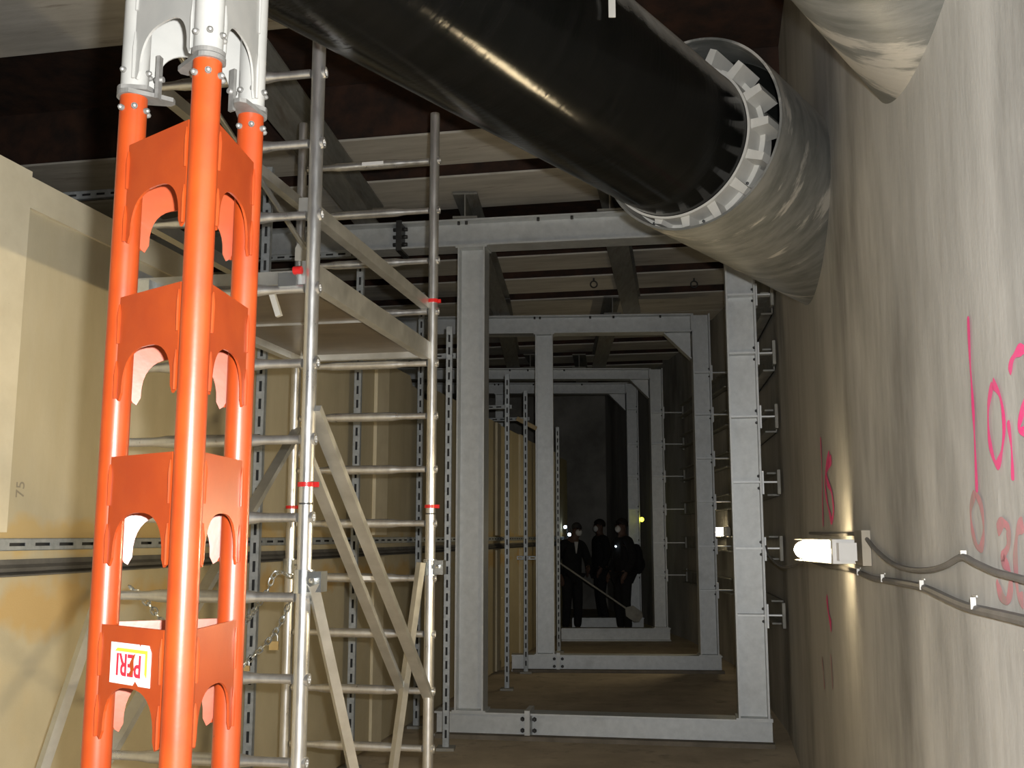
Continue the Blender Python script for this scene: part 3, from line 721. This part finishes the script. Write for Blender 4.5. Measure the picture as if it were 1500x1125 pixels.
# ================================================================ RIGHT WALL: lamp, cables, paint
def WP(px, py, off=.0):
    u, y, z = ray(px, py); l = .54/(u-.2*y); p = Vector((u*l, y*l, H+z*l)); return p - N*off
def wall_lamp(c, d, L, label, glow, h=.075, plate_w=.10, s=1.0):
    d = Vector(d).normalized(); w = Vector((-d.y, d.x, 0))      # w: away from the wall (towards tunnel)
    Mx = Matrix(((d.x,w.x,0,c[0]),(d.y,w.y,0,c[1]),(0,0,1,c[2]),(0,0,0,1)))
    t = thing('wall_lamp', label, 'lamp', mat4=Mx)
    # diffuser: half round bar along local x, rounded far end
    n = 12; mb = MB(); secs = []
    for x, f in ((.0,1),(L*.80,1),(L*.90,.93),(L*.96,.75),(L*.99,.45),(L,.1)):
        secs.append([(x, .045*math.sin(PI*k/n)*f+.005, h/2*math.cos(PI*k/n)*f) for k in range(n+1)])
    vs = [v for s_ in secs for v in s_]; fs = []
    for i in range(len(secs)-1):
        fs += [(i*(n+1)+k, i*(n+1)+k+1, (i+1)*(n+1)+k+1, (i+1)*(n+1)+k) for k in range(n)]
    mb.add(vs, fs, True); mb.build('diffuser', glow, t, label='glowing lamp cover')
    MB().box(-.005, L*.93, -.030, .006, -h/2-.003, h/2+.003).box(-.005, L*.93, -.03, .040, h/2+.002, h/2+.006).box(-.005, L*.93, -.03, .040, -h/2-.006, -h/2-.002).build('housing', M['housing'], t)  # lips above and below the diffuser are added to keep its glow off the wall
    MB().box(-.03, 0, -.03, .048, -h/2-.005, h/2+.005).box(-.062,-.03,-.028,.035,-h/2+.006,h/2-.006).build('end_cap', M['housing'], t)
    return t
la = P(1236,808,3.72); lb = P(1175,806,4.30)
wl = wall_lamp(la, lb-la, (lb-la).length, 'bright tubular lamp sticking out along the right wall near the camera', M['lamp'])
p0 = WP(1259,786,.02); p1 = WP(1276,785,.02); p2 = WP(1259,829,.02)
mpn = WP(1262,807)
tag(MB().obox(WP(1278,829,.002), T*.20, -N*.03, (0,0,.125)).build('mounting_board', M['plate']), 'small brownish board on the wall carrying the near lamp', 'board')
la2 = P(1064,779,13.45); lb2 = P(1048,778,13.7)
wall_lamp(la2, lb2-la2, .34, 'distant lit lamp on the right wall seen between two frame columns', M['lamp_far'], h=.11)
def cable(pts, r, label, m='cable', off=.012):
    tag(MB().tube(sample(pts, 60), r, 8).build('cable', M[m]), label, 'cable', 'cables on the right wall')
cable([WP(x,y,.014) for x,y in ((1190,781),(1230,783),(1268,782),(1276,790),(1290,806),(1312,824),(1340,834),(1370,835),(1395,828),(1419,816),(1440,825),(1470,838),(1500,846),(1560,862),(1700,900))], .0075, 'grey cable sagging from the near lamp board to the right')
cable([WP(x,y,.014) for x,y in ((1195,823),(1215,829),(1240,832),(1262,838),(1285,847),(1310,851),(1350,858),(1372,865),(1400,878),(1430,890),(1460,897),(1500,906),(1600,930))], .0105, 'thicker grey cable clipped to the wall below the near lamp')
cable([P(1122,800,8.3),P(1128,816,8.0),P(1145,830,7.0),P(1163,829,6.0),P(1180,820,5.1),WP(1192,818,.04)], .008, 'thin cable looping from the nearest frame bracket to the near lamp')
for i,(x,y) in enumerate(((1266,838),(1303,847),(1363,857),(1442,884))):
    p = WP(x,y,.012); t = MB().obox(p-T*.0+Vector((0,0,.012)), T*.035, -N*.003, (0,0,.004)).obox(p-N*.004+Vector((0,0,-.012)), T*.004, -N*.0105, (0,0,.024))
    tag(t.build('cable_tie', M['nylon']), f'white cable tie on the thicker wall cable, {ORD[i]} from the lamp', 'cable tie', 'white ties along the wall cable')
p = WP(1419,816,.004); tag(MB().obox(p, T*.004, -N*.012, (0,0,.014)).build('cable_tie', M['nylon']), 'white tie at the peak of the thin sagging wall cable', 'cable tie')
def stroke(mb, pts, w, off=.004):
    P_ = [WP(x,y) for x,y in pts]; c = sample(P_, 10*len(P_)) if len(P_) > 2 else [P_[0].lerp(P_[1], i/8) for i in range(9)]
    L_ = []; R_ = []
    nn = -N
    for i, p in enumerate(c):
        d_ = (c[min(i+1,len(c)-1)]-c[max(i-1,0)]).normalized(); s_ = d_.cross(nn).normalized()
        ww = w*(.75+.25*math.sin(i*.3))*(.5 if i in (0,len(c)-1) else 1)
        L_.append(p+nn*off+s_*ww*.6); R_.append(p+nn*off-s_*ww*.6)
    n = len(c); mb.add(L_+R_, [(i,i+1,n+i+1,n+i) for i in range(n-1)])
    return mb
def paint(strokes, w, label, m):
    mb = MB()
    for s_ in strokes: stroke(mb, s_, w)
    tag(mb.build('spray_mark', M[m]), label, 'paint mark', 'pink sprayed marks on the right wall')
paint([[(1421,463),(1424,530),(1428,590),(1431,650),(1434,722)]], .020, 'long upright pink spray line at the right', 'pink')
paint([[(1457,562),(1451,595),(1452,640),(1459,672),(1465,680),(1471,660),(1474,620),(1468,580),(1457,560)]], .020, 'pink sprayed 0 right of the long upright line', 'pink')
paint([[(1480,616),(1485,655),(1487,704)]], .018, 'short pink comma stroke right of the sprayed 0', 'pink')
paint([[(1482,546),(1486,528),(1494,515),(1504,512),(1516,522),(1515,560),(1502,600),(1496,628),(1510,632),(1524,630)]], .020, 'pink sprayed 2 cut off by the right edge of the picture', 'pink')
paint([[(1431,722),(1425,745),(1427,775),(1434,800),(1441,800),(1444,775),(1440,740),(1431,722)]], .022, 'faded pink loop below the long upright line', 'pink_old')
paint([[(1464,777),(1472,766),(1480,775),(1480,800),(1472,818),(1481,832),(1484,860),(1478,880),(1468,868),(1463,850)],[(1503,768),(1494,778),(1491,820),(1495,870),(1503,880)]], .026, 'faded pink 30 above and below the thin cable at the right edge', 'pink_old')
paint([[(1203,640),(1205,690),(1207,772)]], .035, 'thin upright pink line left of the near lamp', 'pink')
paint([[(1216,664),(1211,690),(1210,715),(1213,735),(1217,755),(1220,762),(1222,745),(1219,720),(1213,705),(1212,690),(1219,672)]], .045, 'pink sprayed figure above the near lamp', 'pink')
paint([[(1212,873),(1215,900),(1219,920)]], .055, 'pink dab on the wall under the near lamp', 'pink')
paint([[(1205,962),(1207,985),(1209,1010)]], .03, 'left of two faint pink strokes low on the wall under the lamp', 'pink_old')
paint([[(1218,958),(1221,1010)]], .03, 'right of two faint pink strokes low on the wall under the lamp', 'pink_old')

# ================================================================ PEOPLE AND FAR THINGS
def skin_obj(name, V_, E_, R_, m, parent, sub=2, extra=None):
    me = bpy.data.meshes.new(name+'_base'); me.from_pydata(V_, E_, [])
    o = bpy.data.objects.new(name+'_tmp', me); COL.objects.link(o)
    md = o.modifiers.new('s','SKIN'); md.use_smooth_shade = True
    for i, r_ in enumerate(R_): me.skin_vertices[0].data[i].radius = r_ if isinstance(r_, tuple) else (r_, r_)
    me.skin_vertices[0].data[0].use_root = True
    ss = o.modifiers.new('u','SUBSURF'); ss.levels = ss.render_levels = sub
    bpy.context.view_layer.update()
    out = bpy.data.meshes.new_from_object(o.evaluated_get(bpy.context.evaluated_depsgraph_get()))
    bpy.data.objects.remove(o); bpy.data.meshes.remove(me)
    if extra:
        bm = bmesh.new(); bm.from_mesh(out); em = extra.mesh('x'); bm.from_mesh(em); bm.to_mesh(out); bm.free(); bpy.data.meshes.remove(em)
    out.polygons.foreach_set('use_smooth', [True]*len(out.polygons))
    out.materials.clear(); out.materials.append(m)
    r_ = bpy.data.objects.new(name, out); COL.objects.link(r_); r_.parent = parent; return r_
def person(x, y, yaw, Ht, label, hair, look=(0,0), arms=None, legs=None, coat=.0, shirt=False):
    """faces local -y; arms/legs: joint lists for left (+x) and right (-x)"""
    k = Ht/1.80
    t = thing('person', label, 'person', (x,y,0), yaw, 'people standing at the far end')
    S = lambda p: Vector(p)*k
    hx, hy = look                                                 # head shift (turn of the gaze by leaning)
    arms = arms or {1:[(.20,0,1.44),(.27,.03,1.17),(.24,-.10,.95)], -1:[(-.20,0,1.44),(-.27,.03,1.17),(-.24,-.10,.95)]}
    legs = legs or {1:[(.09,0,.90),(.10,-.02,.50),(.11,.02,.09),(.12,-.13,.05)], -1:[(-.09,0,.90),(-.11,-.02,.50),(-.12,.02,.09),(-.13,-.13,.05)]}
    V_ = [(0,0,.96),(0,0,1.12),(0,0,1.32),(0,.01,1.47),(hx*.4,-.01+hy*.3,1.55),(hx*.8,-.03+hy*.8,1.63),(hx,-.015+hy,1.73)]
    E_ = [(i,i+1) for i in range(6)]; R_ = [(.15,.11),(.14,.10),(.16,.11),(.09,.08),(.052,.055),(.068,.085),(.070,.085)]
    ex = MB()
    for s in (1,-1):
        b = len(V_); V_ += arms[s]; E_ += [(3,b),(b,b+1),(b+1,b+2)]; R_ += [.062,.045,.030]
        # palm and fingers
        w, e = Vector(arms[s][2]), Vector(arms[s][1]); d_ = (w-e).normalized(); sd = Vector((0,1,0)).cross(d_).normalized() if abs(d_.y) < .8 else Vector((1,0,0)); up = d_.cross(sd)
        ex.tube([S(w-d_*.02), S(w+d_*.03), S(w+d_*.09)], [.026*k,.036*k,.034*k], 8)
        for j, ln in enumerate((.075,.085,.08,.06)):
            o_ = w + d_*.085 + sd*(.027-.018*j); ex.tube([S(o_), S(o_+d_*ln*.5+up*.008), S(o_+d_*ln*.85+up*.03)], [.0095*k,.0085*k,.006*k], 6)
        o_ = w + d_*.03 + sd*.03; ex.tube([S(o_), S(o_+d_*.035+sd*.022), S(o_+d_*.07+sd*.025+up*.012)], [.012*k,.010*k,.007*k], 6)
        b = len(V_); V_ += legs[s]; E_ += [(0,b),(b,b+1),(b+1,b+2),(b+2,b+3)]; R_ += [.088,.058,.042,.035]
    hc = S((hx, -.02+hy, 1.69))
    ex.ball(hc+Vector((0,-.088*k,-.015*k)), .017*k, 8, (.8,1.2,1.3))                      # nose
    for s in (1,-1): ex.ball(hc+Vector((s*.078*k,.01*k,-.005*k)), .024*k, 8, (.35,.7,1.2))   # ears
    body = skin_obj('body', [tuple(S(p)) for p in V_], E_, [tuple(q*k for q in r_) if isinstance(r_,tuple) else r_*k for r_ in R_], M['skin'], t, 2, ex)
    ey = MB()
    for s in (1,-1): ey.ball(hc+Vector((s*.03*k,-.074*k,.015*k)), .012*k, 8)
    ey.build('eyes', M['eye'], t)
    # jacket
    J = [(0,0,.92-coat),(0,0,1.10),(0,0,1.32),(0,.01,1.47)]; Ej = [(0,1),(1,2),(2,3)]; Rj = [(.185,.145),(.175,.14),(.195,.145),(.11,.095)]
    for s in (1,-1):
        b = len(J); w = Vector(arms[s][2]); e = Vector(arms[s][1]); J += [arms[s][0],arms[s][1],tuple(w+(e-w)*.06)]; Ej += [(3,b),(b,b+1),(b+1,b+2)]; Rj += [.082,.066,.050]
    skin_obj('jacket', [tuple(S(p)) for p in J], Ej, [tuple(q*k for q in r_) if isinstance(r_,tuple) else r_*k for r_ in Rj], M['cloth'], t)
    Tn = [(0,0,.98)]; Et = []; Rt = [(.16,.125)]
    for s in (1,-1):
        b = len(Tn); Tn += legs[s][:3]; Et += [(0,b),(b,b+1),(b+1,b+2)]; Rt += [.105,.082,.066]
    skin_obj('trousers', [tuple(S(p)) for p in Tn], Et, [tuple(q*k for q in r_) if isinstance(r_,tuple) else r_*k for r_ in Rt], M['trouser'], t)
    for s in (1,-1):
        a, b = S(legs[s][2]), S(legs[s][3]); d_ = b-a; d_.z = 0; d_.normalize(); f0 = Vector((a.x,a.y,0))
        MB().tube([f0-d_*.075*k+Vector((0,0,.045)), f0-d_*.03*k+Vector((0,0,.05)), f0+d_*.08*k+Vector((0,0,.046)), f0+d_*.17*k+Vector((0,0,.034)), f0+d_*.21*k+Vector((0,0,.026))], [.030,.045,.046,.034,.018], 10).build('shoe', M['shoe'], t)
    # hair: cap over crown and back of the head
    hb = MB(); n = 16; vs = []; fs = []
    for i in range(8):
        ph = PI*.60*i/7
        for j in range(n):
            a = 2*PI*j/n; front = max(0,-math.sin(a)); p2 = ph*(1-.42*front)
            vs.append(hc + Vector((.086*k*math.sin(p2)*math.cos(a), .108*k*math.sin(p2)*math.sin(a)+.012*k, .020*k+.100*k*math.cos(p2))))
    for i in range(7): fs += [(i*n+j, i*n+(j+1) % n, (i+1)*n+(j+1) % n, (i+1)*n+j) for j in range(n)]
    hb.add(vs, fs, True).build('hair', hair, t)
    mk = MB().ball(hc+Vector((0,-.062*k,-.052*k)), .060*k, 12, (1.0,.75,.95)); mk.build('face_mask', M['mask'], t, label='white face mask')
    if shirt: MB().ext([(-.035,1.49),(.035,1.49),(.004,1.30),(-.004,1.30)], (0,-.158*k,0), (k,0,0), (0,0,k), (0,.02,0)).build('shirt_front', M['shirt'], t, label='white shirt in the open collar')
    return t
pA = P(838,850,17.9); pB = P(880,850,19.7); pC = P(913,850,17.6)
st_ = {1:[(.09,0,.90),(.13,-.06,.49),(.19,.02,.09),(.20,-.13,.05)], -1:[(-.09,0,.90),(-.06,.0,.50),(-.02,.03,.09),(-.03,-.13,.05)]}
person(pA.x, pA.y, .45, 1.88, 'man in dark coat, open collar and white mask looking down, leftmost of three', M['greyhair'], (.06,-.05), coat=.14, shirt=True,
       arms={1:[(.20,0,1.44),(.28,-.06,1.18),(.16,-.26,1.08)], -1:[(-.20,0,1.44),(-.27,.02,1.17),(-.24,-.06,.93)]})
person(pB.x, pB.y, -1.25, 1.97, 'dark-clothed person in a white mask facing left, middle of the three', M['hair'], legs=st_)
per3 = person(pC.x, pC.y, -1.15, 1.95, 'dark-clothed person with a rucksack, rightmost of the three', M['hair'])
MB().ball(Vector((.06,-.17,1.48)), .016, 8).build('chest_light', M['spark'], per3, label='tiny bright light on the chest')
# rucksack worn by the person on the right
bx_ = Vector((pC.x, pC.y, 0)); bd = Vector((-math.sin(-1.15), math.cos(-1.15), 0))
rk = thing('rucksack', 'black rucksack on the back of the rightmost person', 'bag', (bx_+bd*.25+Vector((0,0,1.02))), -1.15)
V0 = []
mb = MB()
for z, w_, d_ in ((0,.10,.05),(.03,.15,.09),(.2,.17,.11),(.38,.15,.10),(.48,.10,.06),(.50,.04,.02)):
    V0.append([(w_*math.cos(2*PI*i/20), d_*math.sin(2*PI*i/20)*(1 if math.sin(2*PI*i/20)>0 else .7), z) for i in range(20)])
vs = [v for r_ in V0 for v in r_]
mb.add(vs, [(i*20+j, i*20+(j+1) % 20, (i+1)*20+(j+1) % 20, (i+1)*20+j) for i in range(5) for j in range(20)], True)
mb.add(V0[0], [tuple(range(20))]).add(V0[-1], [tuple(range(20))]); mb.build('bag', M['cloth'], rk)
MB().ball((0,.10,.16), .10, 12, (1.1,.6,1.2)).build('front_pocket', M['cloth'], rk)
for s in (1,-1): MB().tube([(s*.10,-.06,.44),(s*.11,-.20,.50),(s*.12,-.36,.42),(s*.13,-.38,.25),(s*.14,-.20,.06),(s*.12,-.04,.05)], .016, 6).build('shoulder_strap', M['cloth'], rk)

# shovel leaning across
s0 = P(816,822,16.4); s1 = P(917,891,16.55)
sh = thing('shovel', 'long-handled shovel leaning from the far tan boards down to the right', 'shovel', (0,0,0))
MB().cyl(s0, s1, .015, 10).build('handle', M['galv_dull'], sh)
s2 = P(938,906,16.6); dd = (s2-s1).normalized(); up_ = Vector((0,-1,0)); sd_ = dd.cross(up_).normalized()
MB().ext([(-.02,0),(.02,0),(.10,.07),(.10,.24),(.05,.30),(-.05,.30),(-.10,.24),(-.10,.07)], s1-up_*.0, sd_, dd, up_*.008).build('blade', M['galv_dull'], sh)
# pair of headlamps; the stand behind the man is added to carry them
t = thing('headlamp_pair', 'pair of tiny bright white headlamps on an added stand left of the masked man', 'lamp', (P(831,800,18.3).x, 18.3, 0))
b0 = P(828,772,18.2); b1 = P(834,783,18.2); x0 = P(831,800,18.3).x
MB().cyl((0,0,.03),(0,0,b0.z+.02),.014,8).cyl((0,0,0),(0,0,.03),.12,16).build('stand', M['dark'], t)
for b in (b0,b1):
    MB().ball(b-Vector((x0,18.3,0)), .030, 10).build('lamp_head', M['spark'], t, label='white glowing lamp head')
    MB().bar(Vector((0,0,b.z)), b-Vector((x0,18.3,0)), .012, .012).build('lamp_arm', M['dark'], t)
yl_ = P(940,761,18.75)
tag(MB().ball(yl_, .042, 12).cyl(yl_, yl_+Vector((0,.06,0)), .03, 10).build('warning_light', M['spark_y']), 'small yellow warning light by the column of the farthest frame', 'light')
# eye bolts in the roof
for px, py, y, lab in ((870,430,12.0,'left of the two small eye bolts hanging under the roof beams'),(1017,428,12.0,'right of the two small eye bolts hanging under the roof beams')):
    c = P(px,py,y); zt_ = ZC; c.z = zt_-.075
    mb = MB().tube([c+Vector((math.cos(a)*.04,0,math.sin(a)*.04)) for a in [2*PI*k/14 for k in range(14)]], .009, 6, closed=True).cyl(c+Vector((0,0,.04)), (c.x,c.y,zt_), .011, 8)
    tag(mb.build('eye_bolt', M['dark']), lab, 'bolt', 'eye bolts under the roof')
